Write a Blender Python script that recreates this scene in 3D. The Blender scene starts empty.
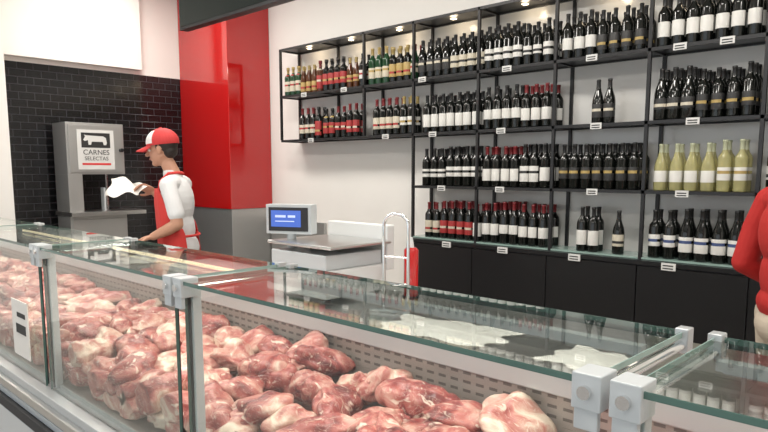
import bpy, bmesh, math, random
import numpy as np
from mathutils import Vector, Matrix
random.seed(7); rng=np.random.RandomState(7)
sc=bpy.context.scene
sc.view_settings.view_transform='Standard'
sc.view_settings.exposure=0.0

# ---------------------------------------------------------------- materials
def mat(name,col,rough=.5,metal=0,spec=.5,emit=None,es=0,coat=0,bump=0,bscale=30,var=0,vscale=4,sss=0,trans=0):
    m=bpy.data.materials.new(name); m.use_nodes=True
    nt=m.node_tree; b=nt.nodes['Principled BSDF']
    b.inputs['Base Color'].default_value=(*col,1)
    b.inputs['Roughness'].default_value=rough
    b.inputs['Metallic'].default_value=metal
    b.inputs['Specular IOR Level'].default_value=spec
    b.inputs['Coat Weight'].default_value=coat
    b.inputs['Subsurface Weight'].default_value=sss
    b.inputs['Transmission Weight'].default_value=trans
    if emit:
        b.inputs['Emission Color'].default_value=(*emit,1); b.inputs['Emission Strength'].default_value=es
    tc=nt.nodes.new('ShaderNodeTexCoord')
    if var:
        n=nt.nodes.new('ShaderNodeTexNoise'); n.inputs['Scale'].default_value=vscale; n.inputs['Detail'].default_value=4
        nt.links.new(tc.outputs['Object'],n.inputs['Vector'])
        mx=nt.nodes.new('ShaderNodeMix'); mx.data_type='RGBA'
        mx.inputs[6].default_value=(*[c*(1-var) for c in col],1); mx.inputs[7].default_value=(*[min(1,c*(1+var)) for c in col],1)
        nt.links.new(n.outputs['Fac'],mx.inputs[0]); nt.links.new(mx.outputs[2],b.inputs['Base Color'])
    if bump:
        n2=nt.nodes.new('ShaderNodeTexNoise'); n2.inputs['Scale'].default_value=bscale; n2.inputs['Detail'].default_value=5
        nt.links.new(tc.outputs['Object'],n2.inputs['Vector'])
        bp=nt.nodes.new('ShaderNodeBump'); bp.inputs['Strength'].default_value=bump; bp.inputs['Distance'].default_value=.01
        nt.links.new(n2.outputs['Fac'],bp.inputs['Height']); nt.links.new(bp.outputs['Normal'],b.inputs['Normal'])
    return m
def glassmat(name,tint=(.93,.97,.95),ior=1.5,refl=1.0):
    m=bpy.data.materials.new(name); m.use_nodes=True; nt=m.node_tree; nt.nodes.clear()
    o=nt.nodes.new('ShaderNodeOutputMaterial'); t=nt.nodes.new('ShaderNodeBsdfTransparent'); g=nt.nodes.new('ShaderNodeBsdfGlossy')
    t.inputs['Color'].default_value=(*tint,1); g.inputs['Roughness'].default_value=.01; g.inputs['Color'].default_value=(refl,refl,refl,1)
    f=nt.nodes.new('ShaderNodeFresnel')
    geo=nt.nodes.new('ShaderNodeNewGeometry'); mr=nt.nodes.new('ShaderNodeMapRange')   # keep the same air->glass index for both faces of the thin pane
    mr.inputs['To Min'].default_value=ior; mr.inputs['To Max'].default_value=1/ior
    nt.links.new(geo.outputs['Backfacing'],mr.inputs['Value']); nt.links.new(mr.outputs[0],f.inputs['IOR'])
    mx=nt.nodes.new('ShaderNodeMixShader')
    nt.links.new(f.outputs[0],mx.inputs[0]); nt.links.new(t.outputs[0],mx.inputs[1]); nt.links.new(g.outputs[0],mx.inputs[2]); nt.links.new(mx.outputs[0],o.inputs[0])
    return m
M={}
M['wall']=mat('wall_paint',(.82,.80,.76),.7,bump=.03,bscale=60,var=.02)
M['ceil']=mat('ceiling_paint',(.76,.75,.72),.8,var=.02)
M['floor']=mat('floor_stone',(.30,.28,.26),.35,var=.15)
M['red']=mat('red_gloss_panel',(.46,.008,.008),.06,coat=.8,var=.04,vscale=1)
M['steel']=mat('brushed_steel',(.62,.62,.61),.28,1,var=.05,vscale=12)
M['steel2']=mat('satin_steel',(.46,.46,.45),.38,.75,var=.05)
M['chrome']=mat('chrome',(.8,.8,.8),.12,1)
M['alu']=mat('anodised_aluminium',(.50,.52,.53),.35,.5,var=.03)
M['plas']=mat('light_grey_plastic',(.50,.53,.54),.38,var=.03)
M['white']=mat('white_plastic',(.68,.69,.68),.35,var=.02)
M['black']=mat('black_metal',(.012,.012,.013),.4,var=.1)
M['blackgl']=mat('black_laminate',(.008,.008,.009),.3,var=.1)
M['dark']=mat('dark_rubber',(.02,.02,.022),.6,var=.1)
M['glass']=glassmat('clear_glass',(.94,.97,.96),1.5)
M['glasstop']=glassmat('shelf_glass',(.92,.96,.945),1.68)
M['glassedge']=mat('glass_edge_green',(.07,.14,.12),.15,spec=.8,var=.2,vscale=8)
M['glassedgel']=mat('glass_edge_light',(.28,.40,.36),.15,spec=.8,var=.2,vscale=8)
M['paper']=mat('white_paper',(.74,.71,.66),.6,bump=.2,bscale=25,var=.03)
M['led']=mat('warm_led',(1,.9,.7),.5,emit=(1,.80,.52),es=3.2)
M['panel']=mat('lamp_panel',(1,1,1),.5,emit=(1,.96,.9),es=6)
M['spot']=mat('spot_glow',(1,1,1),.5,emit=(1,.8,.5),es=2)
M['backp']=mat('shelf_back_panel',(.64,.63,.60),.22,spec=.7,var=.08,vscale=2)
M['screen']=mat('tv_screen',(.006,.012,.010),.12,var=.2)
M['lcd']=mat('blue_lcd',(.02,.06,.3),.2,emit=(.08,.16,.55),es=.7)
M['lcdtxt']=mat('lcd_text',(.5,.6,.8),.4,emit=(.5,.6,.9),es=.4)
M['inkblack']=mat('ink_black',(.02,.02,.02),.6,var=.1)
M['inkred']=mat('ink_red',(.6,.03,.03),.6,var=.1)
M['tag']=mat('price_tag',(.66,.66,.64),.6,var=.05)
def tilemat():
    m=bpy.data.materials.new('black_subway_tile'); m.use_nodes=True; nt=m.node_tree; b=nt.nodes['Principled BSDF']
    tc=nt.nodes.new('ShaderNodeTexCoord'); sp=nt.nodes.new('ShaderNodeSeparateXYZ'); cb=nt.nodes.new('ShaderNodeCombineXYZ')
    nt.links.new(tc.outputs['Object'],sp.inputs[0]); nt.links.new(sp.outputs['Y'],cb.inputs['X']); nt.links.new(sp.outputs['Z'],cb.inputs['Y'])
    br=nt.nodes.new('ShaderNodeTexBrick'); br.inputs['Scale'].default_value=1
    br.inputs['Brick Width'].default_value=.15; br.inputs['Row Height'].default_value=.075; br.inputs['Mortar Size'].default_value=.004
    br.inputs['Color1'].default_value=(.006,.006,.007,1); br.inputs['Color2'].default_value=(.010,.010,.011,1); br.inputs['Mortar'].default_value=(.035,.035,.04,1)
    nt.links.new(cb.outputs[0],br.inputs['Vector']); nt.links.new(br.outputs['Color'],b.inputs['Base Color'])
    b.inputs['Roughness'].default_value=.16
    bp=nt.nodes.new('ShaderNodeBump'); bp.inputs['Strength'].default_value=.5; bp.inputs['Distance'].default_value=.01; bp.invert=True
    nt.links.new(br.outputs['Fac'],bp.inputs['Height']); nt.links.new(bp.outputs['Normal'],b.inputs['Normal'])
    return m
M['tile']=tilemat()
def perfmat():
    m=bpy.data.materials.new('perforated_steel'); m.use_nodes=True; nt=m.node_tree; b=nt.nodes['Principled BSDF']
    tc=nt.nodes.new('ShaderNodeTexCoord'); sp=nt.nodes.new('ShaderNodeSeparateXYZ'); nt.links.new(tc.outputs['Object'],sp.inputs[0])
    def mth(op,a,bv=None):
        n=nt.nodes.new('ShaderNodeMath'); n.operation=op
        for i,x in enumerate([a,bv]):
            if x is None: continue
            if isinstance(x,(int,float)): n.inputs[i].default_value=x
            else: nt.links.new(x,n.inputs[i])
        return n.outputs[0]
    fx=mth('ABSOLUTE',mth('SUBTRACT',mth('FRACT',mth('MULTIPLY',sp.outputs['X'],22)),.5))
    fz=mth('ABSOLUTE',mth('SUBTRACT',mth('FRACT',mth('MULTIPLY',sp.outputs['Z'],38)),.5))
    band=mth('MULTIPLY',mth('GREATER_THAN',sp.outputs['Z'],.885),mth('LESS_THAN',sp.outputs['Z'],.965))
    h=mth('MULTIPLY',mth('MULTIPLY',mth('LESS_THAN',fx,.30),mth('LESS_THAN',fz,.16)),band)
    mx=nt.nodes.new('ShaderNodeMix'); mx.data_type='RGBA'; mx.inputs[6].default_value=(.36,.32,.29,1); mx.inputs[7].default_value=(.15,.13,.12,1)
    nt.links.new(h,mx.inputs[0]); nt.links.new(mx.outputs[2],b.inputs['Base Color']); b.inputs['Metallic'].default_value=.4; b.inputs['Roughness'].default_value=.4
    return m
M['perf']=perfmat()
def meatmat():
    m=bpy.data.materials.new('raw_meat'); m.use_nodes=True; nt=m.node_tree; b=nt.nodes['Principled BSDF']
    tc=nt.nodes.new('ShaderNodeTexCoord'); geo=nt.nodes.new('ShaderNodeNewGeometry')
    n=nt.nodes.new('ShaderNodeTexNoise'); n.inputs['Scale'].default_value=9; n.inputs['Detail'].default_value=4; n.inputs['Distortion'].default_value=1.2; n.inputs['Roughness'].default_value=.55
    nt.links.new(tc.outputs['Object'],n.inputs['Vector'])
    a=nt.nodes.new('ShaderNodeMath'); a.operation='MULTIPLY_ADD'; a.inputs[1].default_value=.22; a.inputs[2].default_value=-.115
    nt.links.new(geo.outputs['Random Per Island'],a.inputs[0])
    s=nt.nodes.new('ShaderNodeMath'); s.operation='ADD'; nt.links.new(a.outputs[0],s.inputs[0]); nt.links.new(n.outputs['Fac'],s.inputs[1])
    r=nt.nodes.new('ShaderNodeValToRGB'); nt.links.new(s.outputs[0],r.inputs[0])
    e=r.color_ramp.elements; e[0].position=.28; e[0].color=(.12,.014,.014,1); e[1].position=.70; e[1].color=(.72,.58,.47,1)
    for p,c in [(.38,(.25,.038,.034,1)),(.46,(.38,.095,.080,1)),(.54,(.48,.19,.155,1)),(.62,(.58,.35,.28,1))]:
        x=e.new(p); x.color=c
    w=nt.nodes.new('ShaderNodeTexNoise'); w.inputs['Scale'].default_value=12; w.inputs['Distortion'].default_value=1.5; w.inputs['Detail'].default_value=3
    mp=nt.nodes.new('ShaderNodeMapping'); mp.inputs['Scale'].default_value=(1,2,2); mp.inputs['Rotation'].default_value=(.3,.2,.7)
    nt.links.new(tc.outputs['Object'],mp.inputs[0]); nt.links.new(mp.outputs[0],w.inputs['Vector'])
    wr=nt.nodes.new('ShaderNodeValToRGB'); nt.links.new(w.outputs['Fac'],wr.inputs[0])
    we=wr.color_ramp.elements; we[0].position=.485; we[0].color=(0,0,0,1); we[1].position=.50; we[1].color=(.45,.45,.45,1); q=we.new(.515); q.color=(0,0,0,1); q=we.new(.60); q.color=(0,0,0,1); q=we.new(.68); q.color=(.85,.85,.85,1)
    mx=nt.nodes.new('ShaderNodeMix'); mx.data_type='RGBA'; nt.links.new(wr.outputs[0],mx.inputs[0]); nt.links.new(r.outputs[0],mx.inputs[6]); mx.inputs[7].default_value=(.72,.58,.48,1)
    nt.links.new(mx.outputs[2],b.inputs['Base Color'])
    b.inputs['Roughness'].default_value=.36
    bp=nt.nodes.new('ShaderNodeBump'); bp.inputs['Strength'].default_value=.5; bp.inputs['Distance'].default_value=.015
    nt.links.new(n.outputs['Fac'],bp.inputs['Height']); nt.links.new(bp.outputs['Normal'],b.inputs['Normal'])
    return m
M['meat']=meatmat()

# ---------------------------------------------------------------- mesh builder
class MB:
    def __init__(s): s.v=[];s.f=[];s.m=[];s.sm=[];s.mats=[]
    def mi(s,k):
        if k not in s.mats: s.mats.append(k)
        return s.mats.index(k)
    def add(s,vs,fs,k,smooth=False):
        o=len(s.v); s.v+= [tuple(v) for v in vs]; i=s.mi(k)
        for f in fs: s.f.append([a+o for a in f]); s.m.append(i); s.sm.append(smooth)
    def box(s,x0,x1,y0,y1,z0,z1,k):
        vs=[(x,y,z) for x in(x0,x1) for y in(y0,y1) for z in(z0,z1)]
        s.add(vs,[(0,1,3,2),(4,6,7,5),(0,4,5,1),(2,3,7,6),(0,2,6,4),(1,5,7,3)],k)
    def tube(s,pts,r,k,n=12):
        pts=[Vector(p) for p in pts]; rs=r if isinstance(r,(list,tuple)) else [r]*len(pts)
        vs=[];fs=[]; up=None
        for i,p in enumerate(pts):
            d=(pts[min(i+1,len(pts)-1)]-pts[max(i-1,0)]).normalized()
            if up is None: up=d.orthogonal().normalized()
            up=(up-d*up.dot(d)).normalized(); b=d.cross(up)
            for j in range(n):
                t=2*math.pi*j/n; vs.append(p+(up*math.cos(t)+b*math.sin(t))*rs[i])
        for i in range(len(pts)-1):
            for j in range(n): fs.append((i*n+j,i*n+(j+1)%n,(i+1)*n+(j+1)%n,(i+1)*n+j))
        s.add(vs,fs,k,True)
        s.add(vs[:n],[tuple(range(n))[::-1]],k); s.add(vs[-n:],[tuple(range(n))],k)
    def lathe(s,prof,mk,loc,n=14,rot=0,lab=None):
        vs=[];o=len(s.v)
        for r,z in prof:
            for j in range(n):
                t=2*math.pi*j/n+rot; vs.append((loc[0]+r*math.cos(t),loc[1]+r*math.sin(t),loc[2]+z))
        s.v+=vs
        for i in range(len(prof)-1):
            for j in range(n):
                k=mk[i]
                if lab and i in lab:
                    tm=2*math.pi*(j+.5)/n+rot
                    d=abs((tm+math.pi/2+math.pi)%(2*math.pi)-math.pi)
                    if d<lab[i][1]: k=lab[i][0]
                s.f.append([o+i*n+j,o+i*n+(j+1)%n,o+(i+1)*n+(j+1)%n,o+(i+1)*n+j]); s.m.append(s.mi(k)); s.sm.append(True)
    def make(s,name,parent=None,loc=(0,0,0),rot=0,bevel=0):
        me=bpy.data.meshes.new(name); me.from_pydata(s.v,[],s.f)
        for k in s.mats: me.materials.append(M[k])
        me.polygons.foreach_set('material_index',s.m); me.polygons.foreach_set('use_smooth',s.sm); me.update()
        ob=bpy.data.objects.new(name,me); sc.collection.objects.link(ob); ob.location=loc; ob.rotation_euler=(0,0,rot)
        if parent: ob.parent=parent
        if bevel:
            bv=ob.modifiers.new('bevel','BEVEL'); bv.width=bevel; bv.segments=2; bv.limit_method='ANGLE'
        return ob
def empty(name,loc=(0,0,0),rot=0):
    e=bpy.data.objects.new(name,None); sc.collection.objects.link(e); e.location=loc; e.rotation_euler=(0,0,rot); e.empty_display_size=.2; return e
def simplebox(name,b,k,bevel=0,parent=None):
    m=MB(); m.box(*b,k); return m.make(name,bevel=bevel,parent=parent)
def text(name,s,size,k,loc,rot,parent=None,align='CENTER'):
    c=bpy.data.curves.new(name,'FONT'); c.body=s; c.size=size; c.align_x=align; c.extrude=.0005; c.materials.append(M[k])
    o=bpy.data.objects.new(name,c); sc.collection.objects.link(o); o.location=loc; o.rotation_euler=rot
    if parent: o.parent=parent
    return o

# ---------------------------------------------------------------- room
CE=3.72
simplebox('floor',(-7.5,2.8,-3.2,4.8,-.1,0),'floor')
simplebox('ceiling',(-7.5,2.8,-3.2,4.8,CE,CE+.1),'ceil')
simplebox('wall_back',(-7.5,2.8,4.5,4.7,0,CE),'wall')
simplebox('wall_right',(2.6,2.8,-3.2,4.5,0,CE),'wall')
w=MB(); w.box(-7.5,-7.2,1.98,4.5,0,2.62,'tile'); w.box(-7.5,-7.2,1.98,4.5,2.62,CE,'wall'); w.box(-7.5,-6.90,-3.2,1.98,0,CE,'wall'); w.make('wall_left')
simplebox('trim_1',(-7.2,-7.08,1.98,3.42,2.66,CE,),'wall')
w=MB(); w.box(-7.5,2.8,-3.2,-3.1,3.1,CE,'wall'); w.box(-7.5,2.8,-3.2,-3.1,0,.35,'wall')
for x in (-7.5,-5.2,-2.9,-.6,1.5,2.7): w.box(x,x+.1,-3.2,-3.1,.35,3.1,'black')
w.make('wall_front')
p=MB(); p.box(-7.195,-6.16,3.94,4.495,1.11,CE-.005,'red'); p.box(-7.19,-6.17,3.95,4.49,0,1.11,'steel2')
p.make('red_pillar',bevel=.004)
simplebox('wainscot_panel',(-6.15,-5.2,4.465,4.495,0,.98),'steel2')

# ---------------------------------------------------------------- ceiling lamps
def lamp(x,y,sx,sy,pw):
    e=MB(); e.box(-sx/2-.03,sx/2+.03,-sy/2-.03,sy/2+.03,-.05,0,'white'); e.box(-sx/2,sx/2,-sy/2,sy/2,-.056,-.05,'panel')
    o=e.make('ceiling_lamp',loc=(x,y,CE))
    l=bpy.data.lights.new('lamp_light','AREA'); l.shape='RECTANGLE'; l.size=sx; l.size_y=sy; l.energy=pw; l.color=(1,.95,.88)
    lo=bpy.data.objects.new('lamp_light',l); sc.collection.objects.link(lo); lo.location=(0,0,-.08); lo.parent=o
for x,y,pw in [(-6,2.9,36),(-4,2.6,40),(-1.6,2.4,44),(.9,2.5,28),(-4.6,.4,38),(-2.2,.3,38),(.4,.3,30)]:
    lamp(x,y,1.2,.3,pw)

# ---------------------------------------------------------------- wine shelving
YF,YB=4.23,4.49
posts=[-5.6,-4.97,-4.34,-3.73,-3.05,-2.38,-1.71,-1.04,-.40]
zt=2.80; rows=[2.32,1.86,1.41]; zc=.955
sh=MB(); t=.022
for i,x in enumerate(posts):
    zb=rows[1] if x<-3.8 else zc
    if x!=-4.97:
        sh.box(x-t/2,x+t/2,YF-t/2,YF+t/2,zb,zt,'black')
    sh.box(x-t/2,x+t/2,YB-t,YB,zb,zt,'black')
for z in [zt]+rows:
    x0=-5.6 if z>1.7 else -3.73
    sh.box(x0,-.4,YF-t/2,YF+t/2,z-t,z,'black'); sh.box(x0,-.4,YB-t,YB,z-t,z,'black')
    for x in posts:
        if x>=x0-.01: sh.box(x-t/2,x+t/2,YF,YB,z-t,z,'black')
    if z!=zt: sh.box(x0,-.4,YF+.012,YB-.02,z-.012,z,'blackgl')
    else: sh.box(x0,-.4,YF+.012,YB-.02,z-.010,z,'black')
sh.box(-3.73,-.4,YB-.001,YB+.004,zc,zt,'backp')
sh.box(-3.73,-.4,YF-.01,YB,zc,zc+.012,'glassedgel')
for i in range(len(posts)-1):
    x=posts[i]+.33
    sh.box(x-.02,x+.02,YF+.10,YF+.14,zt-.018,zt-.010,'spot')
for z,xs in [(2.32,[-5.2,-4.6,-3.62,-2.78,-2.1,-1.52,-1.25]),(1.86,[-5.1,-4.05,-3.5,-2.82,-2.05,-1.42,-.9]),(1.41,[-3.4,-2.82,-2.06,-1.46,-.8])]:
    for x in xs:
        sh.box(x-.04,x+.04,YF-.02,YF-.013,z-.038,z+.004,'tag')
        for q in (-.012,-.027): sh.box(x-.03,x+.028,YF-.0215,YF-.0198,z+q-.004,z+q+.003,'inkblack')
shelf=sh.make('wine_shelf')
for i in range(len(posts)-1):
    l=bpy.data.lights.new('shelf_spot','POINT'); l.energy=.8; l.color=(1,.80,.55); l.shadow_soft_size=.03
    lo=bpy.data.objects.new('shelf_spot',l); sc.collection.objects.link(lo); lo.location=(posts[i]+.33,YF+.12,zt-.05); lo.parent=shelf
CY=YF-.05
cb=MB(); cb.box(-3.73,-.4,CY+.02,YB,.08,.925,'black'); cb.box(-3.74,-.39,CY-.01,YB,.925,.953,'blackgl'); cb.box(-3.7,-.43,CY+.06,YB-.02,0,.08,'black')
for i in range(3,8):
    x0,x1=posts[i],posts[i+1]; cb.box(x0+.004,x1-.004,CY,CY+.02,.10,.915,'blackgl')
for x in [-3.3,-2.75,-2.15,-1.50,-.9]:
    cb.box(x-.045,x+.045,CY-.018,CY-.011,.905,.952,'tag')
    for q in (.936,.918): cb.box(x-.035,x+.03,CY-.0195,CY-.018,q-.004,q+.003,'inkblack')
cb.make('base_cabinet')

# bottles
for k,c,r in [('b_dark',(.006,.007,.006),.07),('b_green',(.012,.05,.02),.07),('b_amber',(.08,.025,.008),.08),('b_clear',(.40,.44,.43),.08),('b_red',(.15,.01,.01),.08),
  ('l_white',(.72,.71,.67),.5),('l_cream',(.58,.53,.42),.5),('l_red',(.36,.03,.03),.5),('l_black',(.03,.03,.03),.5),('l_blue',(.05,.08,.2),.5),('l_gold',(.42,.30,.10),.4),
  ('c_black',(.012,.012,.012),.35),('c_red',(.16,.012,.015),.35),('c_gold',(.36,.27,.10),.3),('c_silver',(.42,.44,.30),.3)]:
    M[k]=mat(k,c,r,var=.06)
M['b_white']=mat('b_white',(.74,.70,.36),.06,trans=.6,var=.05)
def prof(kind):
    if kind=='bord': return [(0,0),(.036,0),(.038,.008),(.038,.055),(.0383,.056),(.0383,.085),(.0383,.105),(.0383,.145),(.038,.146),(.038,.190),(.034,.207),(.020,.226),(.0145,.242),(.0140,.285),(.0158,.287),(.0158,.30),(0,.30)]
    if kind=='burg': return [(0,0),(.039,0),(.042,.008),(.042,.050),(.0423,.051),(.0423,.080),(.0423,.10),(.0423,.135),(.042,.136),(.041,.155),(.035,.185),(.022,.220),(.016,.245),(.0145,.285),(.016,.287),(.016,.30),(0,.30)]
    if kind=='liq': return [(0,0),(.038,0),(.040,.008),(.040,.045),(.0403,.046),(.0403,.085),(.0403,.115),(.0403,.155),(.040,.156),(.040,.185),(.036,.20),(.018,.215),(.0145,.23),(.014,.26),(.018,.262),(.018,.29),(0,.29)]
    if kind=='beer': return [(0,0),(.029,0),(.031,.006),(.031,.035),(.0313,.036),(.0313,.07),(.0313,.085),(.0313,.11),(.031,.111),(.031,.13),(.027,.15),(.018,.18),(.0135,.20),(.0125,.225),(.014,.227),(.014,.24),(0,.24)]
def bottle(mb,x,y,z,kind,g,lab,band,capc,s=1.0,lj=(0,0),bj=0):
    p=prof(kind)
    lo=p[3][1]+lj[0]; hi=p[7][1]+lj[1]; bm=lo+(hi-lo)*(.5+bj)
    p[3]=(p[3][0],lo); p[4]=(p[4][0],lo+.001); p[5]=(p[5][0],bm-.009); p[6]=(p[6][0],bm+.009); p[7]=(p[7][0],hi); p[8]=(p[8][0],hi+.001)
    p=[(r*s,h*s*1.05) for r,h in p]
    mk=[g]*16
    for i in (12,13,14,15): mk[i]=capc
    L={4:(lab,1.5),5:(band,1.0) if band else (lab,1.5),6:(lab,1.5)}
    if kind=='liq' and bj>0: L[10]=(band or lab,1.2)
    mb.lathe(p,mk,(x,y,z),n=16,rot=random.uniform(-.15,.15)+.05,lab=L)
def fill(mb,x0,x1,z,style,depth=3,dx=.086):
    n=max(1,int(round((x1-x0)/dx)))
    g=0
    while g<n:
        run=random.choice([2,3,4]); st=random.choice(style); st=st if len(st)==6 else st+(1.0,)
        lj=(random.uniform(-.022,.018),random.uniform(-.012,.004)); bj=random.uniform(-.22,.22); s=st[5]*random.choice([.95,1,1,1.04])
        for k in range(g,min(n,g+run)):
            for d in range(depth):
                if d>0 and random.random()<.08: continue
                bottle(mb,x0+dx/2+k*dx+random.uniform(-.003,.003),YF+.052+d*.080+random.uniform(-.002,.002),z+.001,*st[:5],s,lj,bj)
        g+=run
red1=('bord','b_dark','l_white','l_black','c_black'); red2=('bord','b_dark','l_cream','l_red','c_red'); red3=('bord','b_dark','l_white',None,'c_red')
red4=('bord','b_dark','l_black','l_gold','c_black'); red5=('burg','b_dark','l_cream','l_black','c_black'); red6=('bord','b_dark','l_white','l_gold','c_gold')
red7=('bord','b_dark','l_white',None,'c_black'); red8=('bord','b_dark','l_gold','l_black','c_gold')
blk=('burg','b_dark','l_black','l_cream','c_black'); wht=('bord','b_white','l_white','l_gold','c_silver'); wht2=('burg','b_white','l_white',None,'c_silver')
blu=('bord','b_dark','l_white','l_blue','c_black'); crim=('bord','b_dark','l_red','l_cream','c_red')
liq=[('liq','b_amber','l_red','l_cream','c_red'),('liq','b_green','l_cream','l_red','c_gold'),('liq','b_dark','l_cream','l_black','c_red'),('beer','b_amber','l_gold','l_red','c_gold',1.1),('liq','b_dark','l_red','l_gold','c_black'),('bord','b_dark','l_white','l_red','c_black')]
grn=[('burg','b_green','l_cream','l_red','c_red',.95),('liq','b_dark','l_gold','l_red','c_gold'),('bord','b_green','l_cream','l_gold','c_gold')]
def P(i): return posts[i]+.02
def Q(i): return posts[i]-.015
z=rows[0]
b=MB(); fill(b,P(0),-4.97,z,liq,2); fill(b,-4.97,Q(2),z,liq,2); fill(b,P(2),Q(3),z,grn,2); fill(b,P(3),Q(4),z,[red5,red4,blk,red8],3); fill(b,P(4),Q(5),z,[red1,red5,red7]); fill(b,P(5),Q(6),z,[red1,red4,red7]); fill(b,P(6),Q(7),z,[red7,red6,red7]); fill(b,P(7),Q(8),z,[red2,red1]); b.make('wine_bottles')
z=rows[1]
b=MB(); fill(b,-5.35,-4.97,z,[liq[4],red2],2); fill(b,-4.97,Q(2)-.12,z,[crim,red4,liq[4],red7],2); fill(b,P(2)+.05,Q(3)-.05,z,[red2,crim,red6],2); fill(b,P(3)+.05,Q(4),z,[red7,red1]); fill(b,P(4),Q(5),z,[red7,red3,red1]); fill(b,-2.12,-1.92,z,[blk],1); fill(b,P(6),Q(7),z,[blk,red4]); fill(b,P(7),Q(8),z,[crim,red1,blk]); b.make('wine_bottles')
z=rows[2]
b=MB(); fill(b,P(3)+.05,Q(4),z,[red7,red1,red1]); fill(b,P(4),Q(5),z,[red7,red1,red3]); fill(b,P(5),Q(6),z,[red7,red1,red4]); fill(b,P(6)+.02,Q(7),z,[wht,wht2],2,.095); fill(b,P(7),Q(8),z,[red1,red4]); b.make('wine_bottles')
z=zc+.012
b=MB(); fill(b,P(3)+.08,Q(4),z,[crim,red2,red3]); fill(b,P(4),Q(5),z,[red1,red3,red7]); fill(b,-2.2,-2.03,z,[red7],2); fill(b,-1.93,-1.84,z,[red5],1); fill(b,P(6),Q(7),z,[blu,('burg','b_dark','l_white','l_blue','c_black'),red7],2,.098); fill(b,P(7)+.1,Q(8),z,[red1]); b.make('wine_bottles')

# ---------------------------------------------------------------- display case
case=empty('meat_display_case')
X0,X1=-5.95,1.3; YG=.84; ZT=1.25
c=MB()
c.box(X0,X1,.86,2.0,.12,.66,'white')
c.box(X0+.05,X1-.05,.95,1.9,0,.12,'dark')
c.box(X0,X1,.80,.87,.60,.685,'alu')
c.box(X0,X1,.775,.80,.62,.655,'steel')
c.box(X0,X1,.79,.86,.50,.60,'plas'); c.box(X0,X1,.77,.79,.53,.575,'dark')
c.box(X0,X1,.87,1.46,.66,.70,'steel2')
c.box(X0,X1,1.45,1.475,.70,1.0,'perf')
c.box(X0,X1,1.475,2.0,.66,.985,'steel2')
c.box(X0,X1,1.44,2.02,.985,1.02,'steel')
c.box(X0,X1,1.432,1.44,.972,1.024,'alu')
for x in (X0,X1-.03): c.box(x,x+.03,.87,1.45,.70,1.20,'plas')
c.make('case_body',case,bevel=.003)
joints=[-4.90,-3.78,-2.66,-1.58,-.37,.78]
g=MB(); e=MB()
edges=[X0]+joints+[X1]
for i in range(len(edges)-1):
    a=edges[i]+.028; bb=edges[i+1]-.028
    g.box(a,bb,YG,YG+.008,.685,ZT-.012,'glass')
    g.box(a,bb,YG-.012,1.20,ZT-.010,ZT,'glasstop')
    e.box(a,bb,YG-.0145,YG-.012,ZT-.010,ZT,'glassedge'); e.box(a,bb,1.20,1.2025,ZT-.010,ZT,'glassedge')
    e.box(a-.002,a,YG-.012,1.20,ZT-.010,ZT,'glassedgel'); e.box(bb,bb+.002,YG-.012,1.20,ZT-.010,ZT,'glassedgel')
    e.box(a-.0015,a,YG,YG+.008,.685,ZT-.012,'glassedge'); e.box(bb,bb+.0015,YG,YG+.008,.685,ZT-.012,'glassedge')
g.make('case_glass',case); e.make('case_glass_edges',case)
f=MB()
for x in joints:
    for s in (-1,1):
        xx=x+s*.028
        f.tube([(xx,YG+.01,ZT-.025),(xx,1.21,ZT-.025)],.009,'chrome')
        f.box(xx-.022,xx+.022,YG-.022,YG+.030,ZT-.045,ZT+.008,'plas')
        f.box(xx-.018,xx+.018,YG-.020,YG-.008,ZT-.075,ZT-.040,'plas')
        f.tube([(xx,YG-.030,ZT-.018),(xx,YG-.020,ZT-.018)],.010,'chrome')
        f.box(xx-.012,xx+.012,1.185,1.215,ZT-.04,ZT+.006,'alu')
    f.box(x+.012,x+.042,YG+.016,YG+.042,.69,ZT-.03,'plas')
    f.box(x+.022,x+.032,YG+.010,YG+.017,.69,ZT-.03,'dark')
    f.box(x-.034,x-.030,YG+.009,YG+.014,.69,ZT-.04,'dark')
f.make('glass_supports',case,bevel=.003)
l=MB()
for i in range(len(edges)-1):
    a=edges[i]+.06; bb=edges[i+1]-.06
    if i<=3:
        l.tube([(a,1.10,ZT-.024),(bb,1.10,ZT-.024)],.006,'led'); l.box(a-.02,a+.005,1.088,1.112,ZT-.034,ZT-.014,'alu'); l.box(bb-.005,bb+.02,1.088,1.112,ZT-.034,ZT-.014,'alu')
    else:
        l.box(a,bb,1.088,1.112,ZT-.030,ZT-.014,'alu'); l.box(a+.01,bb-.01,1.092,1.108,ZT-.0335,ZT-.030,'plas')
l.make('case_led_strip',case)
for i in range(len(edges)-1):
    L=bpy.data.lights.new('case_light','AREA'); L.shape='RECTANGLE'; L.size=edges[i+1]-edges[i]-.15; L.size_y=.02; L.energy=2.3*(edges[i+1]-edges[i]); L.color=(1,.88,.78)
    lo=bpy.data.objects.new('case_light',L); sc.collection.objects.link(lo); lo.location=((edges[i]+edges[i+1])/2,1.10,ZT-.04); lo.parent=case

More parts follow.
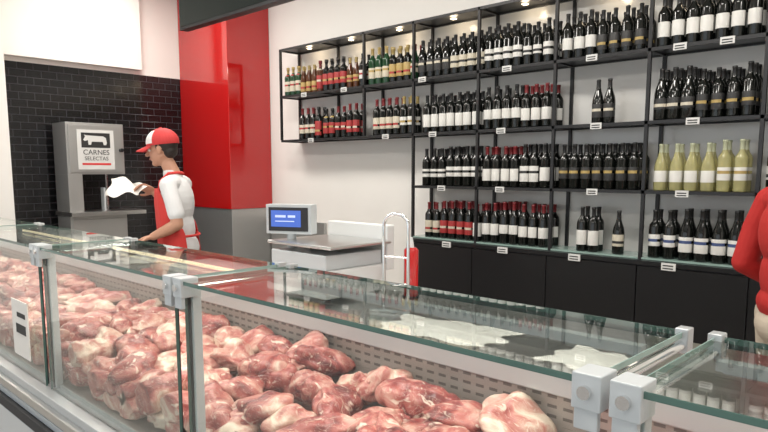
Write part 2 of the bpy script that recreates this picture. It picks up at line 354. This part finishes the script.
# meat
def ico(sub):
    bm=bmesh.new(); bmesh.ops.create_icosphere(bm,subdivisions=sub,radius=1); bm.verts.ensure_lookup_table()
    v=np.array([x.co[:] for x in bm.verts]); f=np.array([[q.index for q in x.verts] for x in bm.faces]); bm.free(); return v,f
bv,bf=ico(4)
variants=[]
for i in range(18):
    v=bv.copy(); d=np.zeros(len(v))
    for k in range(8):
        w=rng.randn(3)*(1.2+.6*k); d+=.15/(1+.45*k)*np.sin(v@w+rng.rand()*6.28)
    for q in range(2):
        w=rng.randn(3)*2.4; d-=.10*np.abs(np.sin(v@w+rng.rand()*6))**8
    v=v*(1+d)[:,None]
    tp=rng.uniform(.1,.5); v[:,1]*=1-tp*v[:,0]; v[:,2]*=1-tp*.8*v[:,0]
    v[:,1]+=.25*v[:,0]**2*rng.uniform(-1,1)
    v*=np.array([rng.uniform(.095,.14),rng.uniform(.068,.088),rng.uniform(.040,.054)])
    variants.append(v)
# tied, rolled roasts: plump cylinders pinched by string
rolled=[]
for i in range(6):
    v=bv.copy(); d=np.zeros(len(v))
    for k in range(6):
        w=rng.randn(3)*(1.5+.8*k); d+=.06/(1+.4*k)*np.sin(v@w+rng.rand()*6.28)
    v=np.sign(v)*np.abs(v)**np.array([.85,1,1]); v=v*(1+d)[:,None]
    pin=1-.17*np.abs(np.cos(v[:,0]*7.5+rng.rand()))**9; pin*=1-.08*np.abs(np.cos(np.arctan2(v[:,2],v[:,1])*2))**12
    v[:,1]*=pin; v[:,2]*=pin
    v*=np.array([rng.uniform(.115,.14),rng.uniform(.064,.074),rng.uniform(.052,.060)])
    rolled.append(v)
Vs=[];Fs=[];off=0
def putmeat(x,y,z,sc_=1,tilt=.35,roll=False):
    global off
    v=(rolled[rng.randint(6)] if roll else variants[rng.randint(18)])*sc_
    a=rng.rand()*6.28; R=np.array(Matrix.Rotation(a,3,'Z')@Matrix.Rotation(rng.uniform(-tilt,tilt),3,'X')@Matrix.Rotation(rng.uniform(-tilt,tilt),3,'Y'))
    v=v@R.T+np.array([x,y,z]); v[:,1]=np.clip(v[:,1],.888,1.430); v[:,2]=np.maximum(v[:,2],.705); v[:,0]=np.clip(v[:,0],X0+.04,X1-.04)
    Vs.append(v);Fs.append(bf+off);off+=len(v)
x=X0+.16
while x<X1-.14:
    for j in range(4):
        putmeat(x+rng.uniform(-.03,.03),.94+j*.145+rng.uniform(-.02,.02),.745,.95,.1)
    x+=.15
x=X0+.16
while x<X1-.14:
    for j in range(4):
        yy=.965+j*.130+rng.uniform(-.025,.025); rl=rng.rand()<(.50 if x<-1.7 else .15)
        putmeat(x+rng.uniform(-.05,.05)+(j%2)*.07,yy,.787+.10*(yy-.9)/.5+rng.uniform(-.012,.020),rng.uniform(.85,1.1),.2 if rl else .45,rl)
    x+=.148
V=np.concatenate(Vs);F=np.concatenate(Fs)
me=bpy.data.meshes.new('meat_cuts'); me.vertices.add(len(V)); me.vertices.foreach_set('co',V.ravel()); me.loops.add(F.size); me.loops.foreach_set('vertex_index',F.ravel().astype(np.int32))
me.polygons.add(len(F)); me.polygons.foreach_set('loop_start',np.arange(0,F.size,3,dtype=np.int32)); me.polygons.foreach_set('loop_total',np.full(len(F),3,dtype=np.int32))
me.polygons.foreach_set('use_smooth',np.ones(len(F),dtype=bool)); me.update(calc_edges=True); me.materials.append(M['meat'])
mo=bpy.data.objects.new('meat_cuts',me); sc.collection.objects.link(mo)

# ---------------------------------------------------------------- price card
pc=MB(); pc.box(-3.02,-2.82,.828,.832,.76,1.0,'paper'); pc.box(-2.95,-2.85,.8265,.828,.93,.95,'inkblack'); pc.box(-2.97,-2.85,.8265,.828,.86,.90,'inkblack'); pc.make('price_card')

# ---------------------------------------------------------------- weighing scale
ZL=1.021
s=MB()
s.box(-.19,.19,-.17,.17,.02,.13,'white'); s.box(-.175,.175,-.155,.155,.13,.19,'plas')
for a in(-.15,.15):
    for b_ in(-.13,.13): s.tube([(a,b_,0),(a,b_,.022)],.018,'dark')
s.box(-.19,.215,-.165,.175,.215,.228,'steel'); s.box(-.05,.05,-.05,.05,.18,.22,'dark')
s.box(-.19,.19,.175,.22,.10,.29,'white')
s.box(-.17,.17,.215,.225,.13,.27,'dark')
scale=s.make('weighing_scale',loc=(-2.04,1.76,ZL),bevel=.010)
h=MB(); h.box(-.105,.105,-.03,.03,0,.125,'plas'); h.box(-.092,.092,-.033,-.030,.012,.113,'dark'); h.box(-.080,.060,-.0345,-.033,.030,.100,'lcd')
for i,(xa,xb) in enumerate([(-.06,-.01),(.0,.035)]): h.box(xa,xb,-.0355,-.0345,.07,.080,'lcdtxt')
h.box(-.06,.03,-.0355,-.0345,.052,.056,'lcdtxt'); h.tube([(0,0,-.10),(0,0,.01)],.02,'plas'); h.box(-.04,.04,-.04,.04,-.10,-.085,'plas')
h.make('display_head',scale,loc=(-.155,-.06,.250),rot=.45,bevel=.008)
ch=MB(); pts=[(-.05,0,.012),(-.05,0,.31)]+[(-.05*math.cos(t),0,.32+.04*math.sin(t)) for t in np.linspace(.1,3.04,9)]+[(.05,0,.31),(.05,0,.012)]
ch.tube(pts,.006,'chrome'); ch.box(-.08,.08,-.05,.05,0,.012,'steel')
for q in (.1,.2): ch.tube([(-.05,0,q),(.05,0,q)],.004,'chrome')
ch.make('bag_holder',loc=(-1.60,1.72,ZL),rot=.3)
rp=MB(); rp.tube([(0,0,0),(0,0,.012)],.035,'dark'); rp.tube([(0,0,.012),(0,0,.2),(0,0,.21)],[.03,.03,.02],'red'); rp.tube([(0,0,.21),(0,0,.25)],[.012,.006],'white'); rp.make('sauce_bottle',loc=(-1.71,1.93,ZL))

def sheet(name,loc,rot,sx,sy,amp,k,seed,nx=28,ny=20,h=0):
    r=np.random.RandomState(seed); vs=[];fs=[];W=[(r.randn(2)*9,r.rand()*6,1/(1+i*.5)) for i in range(6)]
    for j in range(ny+1):
        for i in range(nx+1):
            u=i/nx-.5;v=j/ny-.5; rr=min(1,2.2*(.52-max(abs(u),abs(v))))
            z=sum(a*math.sin(w[0]*u+w[1]*v+p) for w,p,a in W)
            ed=1+.12*math.sin(7*math.atan2(v,u)+seed)
            vs.append((u*sx*ed,v*sy*ed,.004+max(0,amp*(.6+.35*z)*rr)+h*max(0,rr)))
    for j in range(ny):
        for i in range(nx): a=j*(nx+1)+i; fs.append((a,a+1,a+nx+2,a+nx+1))
    m=MB(); m.add(vs,fs,k,True); m.add([(x,y,.001) for x,y,z in vs],[q[::-1] for q in fs],k,True); return m.make(name,loc=loc,rot=rot)
sheet('wrapping_paper',(-1.27,1.60,ZL),.15,.42,.24,.018,'paper',3,h=.012)
sheet('wrapping_paper',(-.78,1.62,ZL),-.1,.20,.2,.014,'paper',5,h=.008)
sheet('wrapping_paper',(-4.75,1.72,ZL),.3,.5,.3,.03,'paper',8,h=.02)
sheet('wrapping_paper',(-3.55,1.68,ZL),-.3,.3,.24,.03,'paper',9,h=.02)
tr=MB(); tr.box(-.2,.2,-.14,.14,0,.012,'white')
for a in [(-.2,-.185,-.14,.14),(.185,.2,-.14,.14),(-.2,.2,-.14,-.125),(-.2,.2,.125,.14)]: tr.box(*a,.012,.06,'white')
tr.make('plastic_tray',loc=(-5.4,1.75,ZL),bevel=.003)
kb=MB(); kb.box(-.22,.22,-.15,.15,0,.03,'white'); kb.make('cutting_board',loc=(-2.95,1.74,ZL),bevel=.006)

# ---------------------------------------------------------------- tv
TZ=2.375
tv=MB(); tv.box(-.54,.54,-.02,.035,0,.62,'black'); tv.box(-.525,.525,-.023,-.02,.018,.605,'screen'); tv.box(-.2,.2,.035,.07,.15,.45,'black')
tv.tube([(0,.085,.3),(0,.085,CE-TZ-.005)],.02,'black'); tv.box(-.08,.08,.03,.16,CE-TZ-.02,CE-TZ-.002,'black')
tv.make('television',loc=(-3.11,2.03,TZ),bevel=.003)

# ---------------------------------------------------------------- band saw
bs=MB(); Y0=2.44; xb,xf=-7.10,-6.75
bs.box(xb,xf,Y0,Y0+.58,1.50,2.02,'steel2'); bs.box(xf,xf+.012,Y0+.02,Y0+.56,1.52,2.00,'steel2')
bs.box(xb,xf,Y0,Y0+.14,1.12,1.50,'steel2'); bs.box(xb,xf+.1,Y0-.02,Y0+.75,1.08,1.12,'steel')
bs.box(xb,xf,Y0,Y0+.58,.12,1.08,'steel2'); bs.box(xf,xf+.012,Y0+.02,Y0+.56,.16,1.04,'steel2')
bs.box(xf-.12,xf-.115,Y0+.42,Y0+.44,1.12,1.50,'chrome'); bs.box(xf-.16,xf-.08,Y0+.38,Y0+.40,1.12,1.36,'plas')
for a in (xb+.03,xf-.07):
    for q in (Y0+.03,Y0+.51): bs.box(a,a+.04,q,q+.04,0,.12,'dark')
bs.tube([(xf+.012,Y0+.54,1.75),(xf+.05,Y0+.54,1.75)],.02,'black')
saw=bs.make('band_saw',bevel=.006)
lg=MB(); xx=xf+.013; lg.box(xx,xx+.004,Y0+.10,Y0+.47,1.55,1.95,'tag'); lg.box(xx+.004,xx+.0055,Y0+.14,Y0+.43,1.77,1.92,'inkblack')
bull=[(.03,.03),(.06,.03),(.07,.07),(.20,.07),(.21,.03),(.24,.03),(.245,.09),(.28,.075),(.30,.09),(.275,.135),(.29,.155),(.26,.148),(.20,.145),(.06,.14),(.03,.12),(.02,.06)]
lg.add([(xx+.007,Y0+.15+ (.31-a)*.85,1.775+b_*.8) for a,b_ in bull],[tuple(range(len(bull)))],'tag')
lg.box(xx+.004,xx+.0055,Y0+.14,Y0+.43,1.595,1.615,'inkred')
lg.make('logo_plate',saw)
text('logo_text','CARNES',.072,'inkblack',(xx+.006,Y0+.285,1.70),(math.pi/2,0,math.pi/2),saw)
text('logo_text_2','SELECTAS',.055,'inkblack',(xx+.006,Y0+.285,1.643),(math.pi/2,0,math.pi/2),saw)

# ---------------------------------------------------------------- people
M['skin']=mat('skin',(.46,.24,.155),.5,var=.06,vscale=12)
M['hair']=mat('dark_hair',(.02,.013,.01),.6,bump=.4,bscale=90,var=.3)
M['shirt']=mat('white_shirt',(.66,.66,.66),.8,bump=.8,bscale=11,var=.03)
M['sweater']=mat('red_sweater',(.42,.015,.012),.8,bump=.6,bscale=12,var=.1)
M['apron']=mat('red_apron',(.55,.035,.03),.75,bump=.3,bscale=14,var=.08)
M['trouser']=mat('dark_trousers',(.03,.03,.04),.8,var=.1)
M['beige']=mat('beige_trousers',(.50,.43,.34),.85,bump=.3,bscale=14,var=.08)
M['capred']=mat('cap_red',(.50,.03,.03),.7,var=.06); M['capwhite']=mat('cap_white',(.7,.69,.67),.7,var=.03)
M['eyew']=mat('eye_white',(.8,.78,.75),.2); M['iris']=mat('eye_iris',(.03,.015,.01),.1); M['lip']=mat('lips',(.40,.14,.11),.5)
class Body:
    def __init__(s): s.p=[]; s.mb=MB()
    def ell(s,c,r,k,R=None):
        R=R or Matrix.Identity(3); c=Vector(c); n,mm=20,14; vs=[];fs=[]
        for i in range(mm+1):
            th=math.pi*i/mm
            for j in range(n):
                ph=2*math.pi*j/n; q=Vector((r[0]*math.sin(th)*math.cos(ph),r[1]*math.sin(th)*math.sin(ph),r[2]*math.cos(th)))
                vs.append(c+R@q)
        for i in range(mm):
            for j in range(n): fs.append((i*n+j,(i+1)*n+j,(i+1)*n+(j+1)%n,i*n+(j+1)%n))
        s.mb.add(vs,fs,'skin'); s.p.append(('e',np.array(c),np.array(r),np.array(R),k))
    def cap(s,a,b,ra,rb,k):
        a=Vector(a);b=Vector(b); d=(b-a); L=d.length; d.normalize(); R=d.to_track_quat('Z','Y').to_matrix(); n=16; vs=[];fs=[]; rings=[]
        for i in range(7):
            t=math.pi/2*(1-i/6); rings.append((-math.sin(t)*ra,math.cos(t)*ra))
        for i in range(7):
            t=math.pi/2*i/6; rings.append((L+math.sin(t)*rb,math.cos(t)*rb))
        for z,r in rings:
            for j in range(n):
                ph=2*math.pi*j/n; vs.append(a+R@Vector((max(r,1e-5)*math.cos(ph),max(r,1e-5)*math.sin(ph),z)))
        for i in range(len(rings)-1):
            for j in range(n): fs.append((i*n+j,i*n+(j+1)%n,(i+1)*n+(j+1)%n,(i+1)*n+j))
        s.mb.add(vs,fs,'skin'); s.p.append(('c',np.array(a),np.array(b),(ra,rb),k))
    def chain(s,pts,rs,k):
        for i in range(len(pts)-1): s.cap(pts[i],pts[i+1],rs[i],rs[i+1],k)
    def hand(s,w,d,n,side,curl):
        w=Vector(w); d=Vector(d).normalized(); n=Vector(n); n=(n-d*n.dot(d)).normalized(); t=d.cross(n).normalized()*side
        R=Matrix((d,t,n)).transposed()
        s.ell(w+d*.045,(.055,.043,.016),'skin',R)
        for i,(o,L) in enumerate([(.031,.070),(.0105,.080),(-.0105,.074),(-.031,.058)]):
            p=w+d*.078+t*o; q=d.copy(); pts=[p]
            for a,fr in ((curl*.6,.45),(curl,.32),(curl*.8,.25)):
                q=(q*math.cos(a)+ n*math.sin(a)); q.normalize(); pts.append(pts[-1]+q*L*fr)
            s.chain([w+d*.05+t*o*.8]+pts,[.009,.0088,.0082,.0078,.007],'skin')
        p=w+d*.03+t*.034; a=(d*.6+t*.7+n*.3).normalized(); b_=(d*.9+t*.25+n*.4).normalized()
        s.chain([w+d*.02+t*.015,p,p+a*.035,p+a*.035+b_*.028],[.014,.012,.0095,.008],'skin')
    def build(s,name,parent,keys,vox=.005):
        me=bpy.data.meshes.new('tmp'); me.from_pydata(s.mb.v,[],s.mb.f); o=bpy.data.objects.new('tmp',me); sc.collection.objects.link(o)
        bm=bmesh.new(); bm.from_mesh(me); bmesh.ops.remove_doubles(bm,verts=bm.verts,dist=1e-5); bmesh.ops.recalc_face_normals(bm,faces=bm.faces); bm.to_mesh(me); bm.free()
        r=o.modifiers.new('r','REMESH'); r.mode='VOXEL'; r.voxel_size=vox; r.adaptivity=0
        sm=o.modifiers.new('s','SMOOTH'); sm.factor=.5; sm.iterations=4
        dg=bpy.context.evaluated_depsgraph_get(); m2=bpy.data.meshes.new_from_object(o.evaluated_get(dg)); m2.name=name
        bpy.data.objects.remove(o)
        n=len(m2.polygons); C=np.zeros(n*3); m2.polygons.foreach_get('center',C); C=C.reshape(-1,3)
        best=np.full(n,1e9); idx=np.zeros(n,dtype=np.int32)
        for pr in s.p:
            ki=keys.index(pr[4])
            if pr[0]=='c':
                a,b_,(ra,rb)=pr[1],pr[2],pr[3]; d=b_-a; t=np.clip(((C-a)@d)/(d@d),0,1); dd=np.linalg.norm(C-a-t[:,None]*d,axis=1)-(ra+(rb-ra)*t)
            else:
                c,r_,R=pr[1],pr[2],pr[3]; q=(C-c)@R; k=np.linalg.norm(q/r_,axis=1); dd=(k-1)*np.linalg.norm(q,axis=1)/np.maximum(k,1e-6)
            m=dd<best; best[m]=dd[m]; idx[m]=ki
        m2.materials.clear()
        for k in keys: m2.materials.append(M[k])
        m2.polygons.foreach_set('material_index',idx); m2.polygons.foreach_set('use_smooth',np.ones(n,dtype=bool)); m2.update()
        ob=bpy.data.objects.new(name,m2); sc.collection.objects.link(ob); ob.parent=parent; return ob
def head(B,hc,tilt):
    R=Matrix.Rotation(tilt,3,'Y')
    H=lambda x,y,z: Vector(hc)+R@Vector((x,y,z))
    B.ell(H(-.008,0,.03),(.098,.077,.090),'skin',R)
    B.ell(H(.018,0,-.035),(.072,.062,.080),'skin',R)
    B.ell(H(.058,0,-.093),(.026,.026,.022),'skin',R)
    B.cap(H(.0,.045,-.05),H(.055,.015,-.095),.022,.018,'skin'); B.cap(H(.0,-.045,-.05),H(.055,-.015,-.095),.022,.018,'skin')
    B.cap(H(.088,0,.005),H(.112,0,-.03),.010,.013,'skin')
    B.ell(H(.098,.011,-.033),(.010,.008,.007),'skin',R); B.ell(H(.098,-.011,-.033),(.010,.008,.007),'skin',R)
    B.cap(H(.083,.02,-.060),H(.083,-.02,-.060),.008,.008,'lip'); B.cap(H(.092,.008,-.060),H(.092,-.008,-.060),.007,.007,'lip')
    for s in(-1,1):
        B.cap(H(.083,.014*s,.024),H(.074,.046*s,.022),.008,.007,'hair')
        B.ell(H(-.005,.079*s,-.01),(.018,.010,.030),'skin',R)
        B.cap(H(.008,.074*s,.02),H(.008,.072*s,-.005),.008,.006,'hair')
    B.ell(H(-.030,0,.035),(.085,.080,.088),'hair',R); B.ell(H(-.055,0,-.02),(.050,.066,.050),'hair',R)
    return H,R
def eyes(H,parent):
    m=MB()
    for s in(-1,1):
        for r,dx,k in((.0125,0,'eyew'),(.0075,.0068,'iris')):
            c=H(.076+dx,.031*s,.003); vs=[];fs=[]
            for i in range(9):
                for j in range(12):
                    th=math.pi*i/8;ph=2*math.pi*j/12; vs.append((c.x+r*math.sin(th)*math.cos(ph),c.y+r*math.sin(th)*math.sin(ph),c.z+r*math.cos(th)))
            for i in range(8):
                for j in range(12): fs.append((i*12+j,(i+1)*12+j,(i+1)*12+(j+1)%12,i*12+(j+1)%12))
            m.add(vs,fs,k,True)
    m.make('eyes',parent)
def ballcap(H,R,parent):
    m=MB(); n,mm=32,12
    rx,ry,rz=.114,.093,.098; c0=(-.012,0,.045)
    def pt(th,ph,g=1): return H(c0[0]+rx*g*math.sin(th)*math.cos(ph),ry*g*math.sin(th)*math.sin(ph),c0[2]+rz*g*math.cos(th))
    for g,fl in((1,False),(.96,True)):
        for i in range(mm):
            for j in range(n):
                a,b_=math.pi*.56*i/mm,math.pi*.56*(i+1)/mm; p0,p1=2*math.pi*j/n,2*math.pi*(j+1)/n
                ang=abs((p0+.1+math.pi)%(2*math.pi)-math.pi); k='capwhite' if (ang<1.15 and 3<i<11) else 'capred'
                q=[pt(a,p0,g),pt(b_,p0,g),pt(b_,p1,g),pt(a,p1,g)]
                m.add(q if not fl else q[::-1],[(0,1,2,3)],k,True)
    vs=[];fs=[];nn=14
    for k in range(nn+1):
        ph=-1.05+2.1*k/nn
        base=Vector((c0[0]+rx*.97*math.cos(ph),ry*.97*math.sin(ph),c0[2]-.012)); ext=.085*math.cos(ph*.95)**.5
        for q in range(5):
            f=q/4; vs.append(H(base.x+ext*f,base.y*(1-.10*f),base.z-.026*f-.012*(abs(ph)/1.05)**2))
    for k in range(nn):
        for q in range(4): a=k*5+q; fs.append((a,a+1,a+6,a+5))
    m.add(vs,fs,'capred',True); m.add([v+Vector((0,0,-.005)) for v in vs],[f[::-1] for f in fs],'capred',True)
    m.tube([H(c0[0],0,c0[2]+rz-.003),H(c0[0],0,c0[2]+rz+.006)],.009,'capred')
    m.make('cap',parent)

# butcher (leans a little forward from the hips)
man=empty('butcher',(-4.25,2.29,0),math.radians(-137)); man.scale=(1.02,1.02,1.02)
def ln(p):
    x,y,z_=p; k=max(0,z_-.95); return (x+.09*k,y,z_-.01*k)
B=Body()
T='shirt'
B.ell(ln((-.015,0,1.29)),(.112,.160,.19),T); B.ell(ln((0,0,1.10)),(.110,.145,.18),T); B.ell((0,0,.97),(.122,.160,.12),T)
B.cap(ln((-.025,.12,1.425)),ln((-.025,-.12,1.425)),.058,.058,T); B.cap(ln((-.02,0,1.43)),ln((0,0,1.49)),.068,.058,T)
B.cap(ln((-.02,0,1.47)),ln((.015,0,1.56)),.052,.050,'skin')
H,R=head(B,ln((.045,0,1.665)),.12)
B.chain([ln((-.025,.170,1.415)),ln((-.055,.205,1.30)),ln((-.070,.215,1.225))],[.058,.054,.056],T)
B.chain([ln((-.065,.212,1.24)),(-.055,.225,1.15),(.01,.225,1.115),(.115,.215,1.068)],[.043,.040,.040,.027],'skin')
B.hand((.115,.215,1.068),(.95,-.08,-.25),(-.1,0,-1),1,.25)
B.chain([ln((-.02,-.170,1.415)),ln((.03,-.205,1.31)),ln((.055,-.22,1.25))],[.058,.054,.056],T)
B.chain([ln((.045,-.218,1.27)),(.10,-.225,1.19),(.145,-.195,1.24),(.225,-.14,1.35)],[.043,.040,.038,.027],'skin')
B.hand((.225,-.14,1.35),(.75,.35,.45),(.2,.8,-.5),-1,.65)
for s_ in(-1,1):
    B.chain([(0,.085*s_,.93),(.01,.095*s_,.50),(-.02,.10*s_,.10)],[.098,.066,.048],'trouser')
    B.cap((-.03,.10*s_,.055),(.15,.115*s_,.042),.046,.038,'dark')
B.ell((0,0,.90),(.125,.165,.10),'trouser')
B.build('body',man,['skin','shirt','hair','lip','trouser','dark'])
eyes(H,man); ballcap(H,R,man)
ap=MB(); zs=np.linspace(1.39,.52,26); vs=[];fs=[]; na=24
for z_ in zs:
    rx=np.interp(z_,[.5,.9,1.1,1.3,1.39],[.165,.150,.136,.130,.114]); ry=np.interp(z_,[.5,.95,1.2,1.39],[.20,.190,.184,.172]); am=np.interp(z_,[1.10,1.22,1.39],[2.2,1.65,1.15])
    for j in range(na+1):
        a=-am+2*am*j/na; vs.append(ln((rx*math.cos(a)-.006+.006*math.sin(a*9+z_*3),ry*math.sin(a),z_)))
for i in range(len(zs)-1):
    for j in range(na): a=i*(na+1)+j; fs.append((a,a+1,a+na+2,a+na+1))
ap.add(vs,fs,'apron',True)
for s_ in(-1,1): ap.tube([ln(q) for q in [(.045,.155*s_,1.385),(.05,.10*s_,1.44),(.0,.065*s_,1.495),(-.06,.03*s_,1.50),(-.08,0,1.495)]],.010,'apron',n=8)
ap.tube([ln((.132*math.cos(a),.175*math.sin(a),1.06)) for a in np.linspace(1.3,2*math.pi-1.3,24)],.009,'apron',n=8)
ao=ap.make('apron',man); so=ao.modifiers.new('s','SOLIDIFY'); so.thickness=.004
pp=MB(); vs=[];fs=[]
for j in range(15):
    for i in range(25):
        u=i/24;v=j/14
        x_=.275+.25*u-.02*math.sin(v*5); y_=-.085+.09*(v-.5)+.03*math.sin(u*7+v*3); z_=1.395+.10*u*(1-.3*u)-.13*v*(.35+.8*u)+.014*math.sin(u*11+v*4)
        vs.append((x_,y_+.02*v,z_))
for j in range(14):
    for i in range(24): a=j*25+i; fs.append((a,a+1,a+26,a+25))
pp.add(vs,fs,'paper',True); pp.make('held_paper',man)

# worker in red at the right edge
wk=empty('shop_worker',(-.62,3.22,0),math.radians(40))
B=Body(); T='sweater'
B.ell((-.015,0,1.27),(.130,.185,.19),T); B.ell((0,0,1.08),(.132,.168,.19),T); B.ell((0,0,.96),(.138,.175,.10),T)
B.cap((-.025,.13,1.41),(-.025,-.13,1.41),.066,.066,T); B.cap((-.02,0,1.42),(0,0,1.49),.070,.060,T)
B.cap((-.02,0,1.46),(.012,0,1.55),.056,.053,'skin'); H,R=head(B,(.035,0,1.645),.2)
for s_ in(-1,1):
    B.chain([(-.025,.19*s_,1.40),(-.06,.235*s_,1.27),(-.10,.25*s_,1.11),(.0,.24*s_,1.05),(.12,.20*s_,1.02)],[.070,.064,.056,.048,.036],T)
    B.hand((.13,.20*s_,1.02),(1,-.25*s_,-.1),(0,-.3*s_,-1),s_,.5)
    B.chain([(0,.09*s_,.90),(.01,.10*s_,.50),(-.02,.105*s_,.10)],[.108,.074,.058],'beige')
    B.cap((-.03,.105*s_,.055),(.15,.12*s_,.042),.046,.038,'dark')
B.ell((0,0,.86),(.138,.178,.11),'beige')
B.build('body',wk,['skin','sweater','hair','lip','beige','dark'],.006)
eyes(H,wk); ballcap(H,R,wk)

# ---------------------------------------------------------------- world / camera
wd=bpy.data.worlds.new('World'); sc.world=wd; wd.use_nodes=True; bg=wd.node_tree.nodes['Background']; bg.inputs[0].default_value=(.88,.94,1,1); bg.inputs[1].default_value=1.5
cam=bpy.data.cameras.new('camera'); co=bpy.data.objects.new('camera',cam); sc.collection.objects.link(co); sc.camera=co
cam.sensor_width=36; cam.lens=30; cam.shift_y=33/768; cam.clip_start=.02
co.location=(0,0,1.54); co.rotation_euler=(math.radians(83),0,math.radians(44))
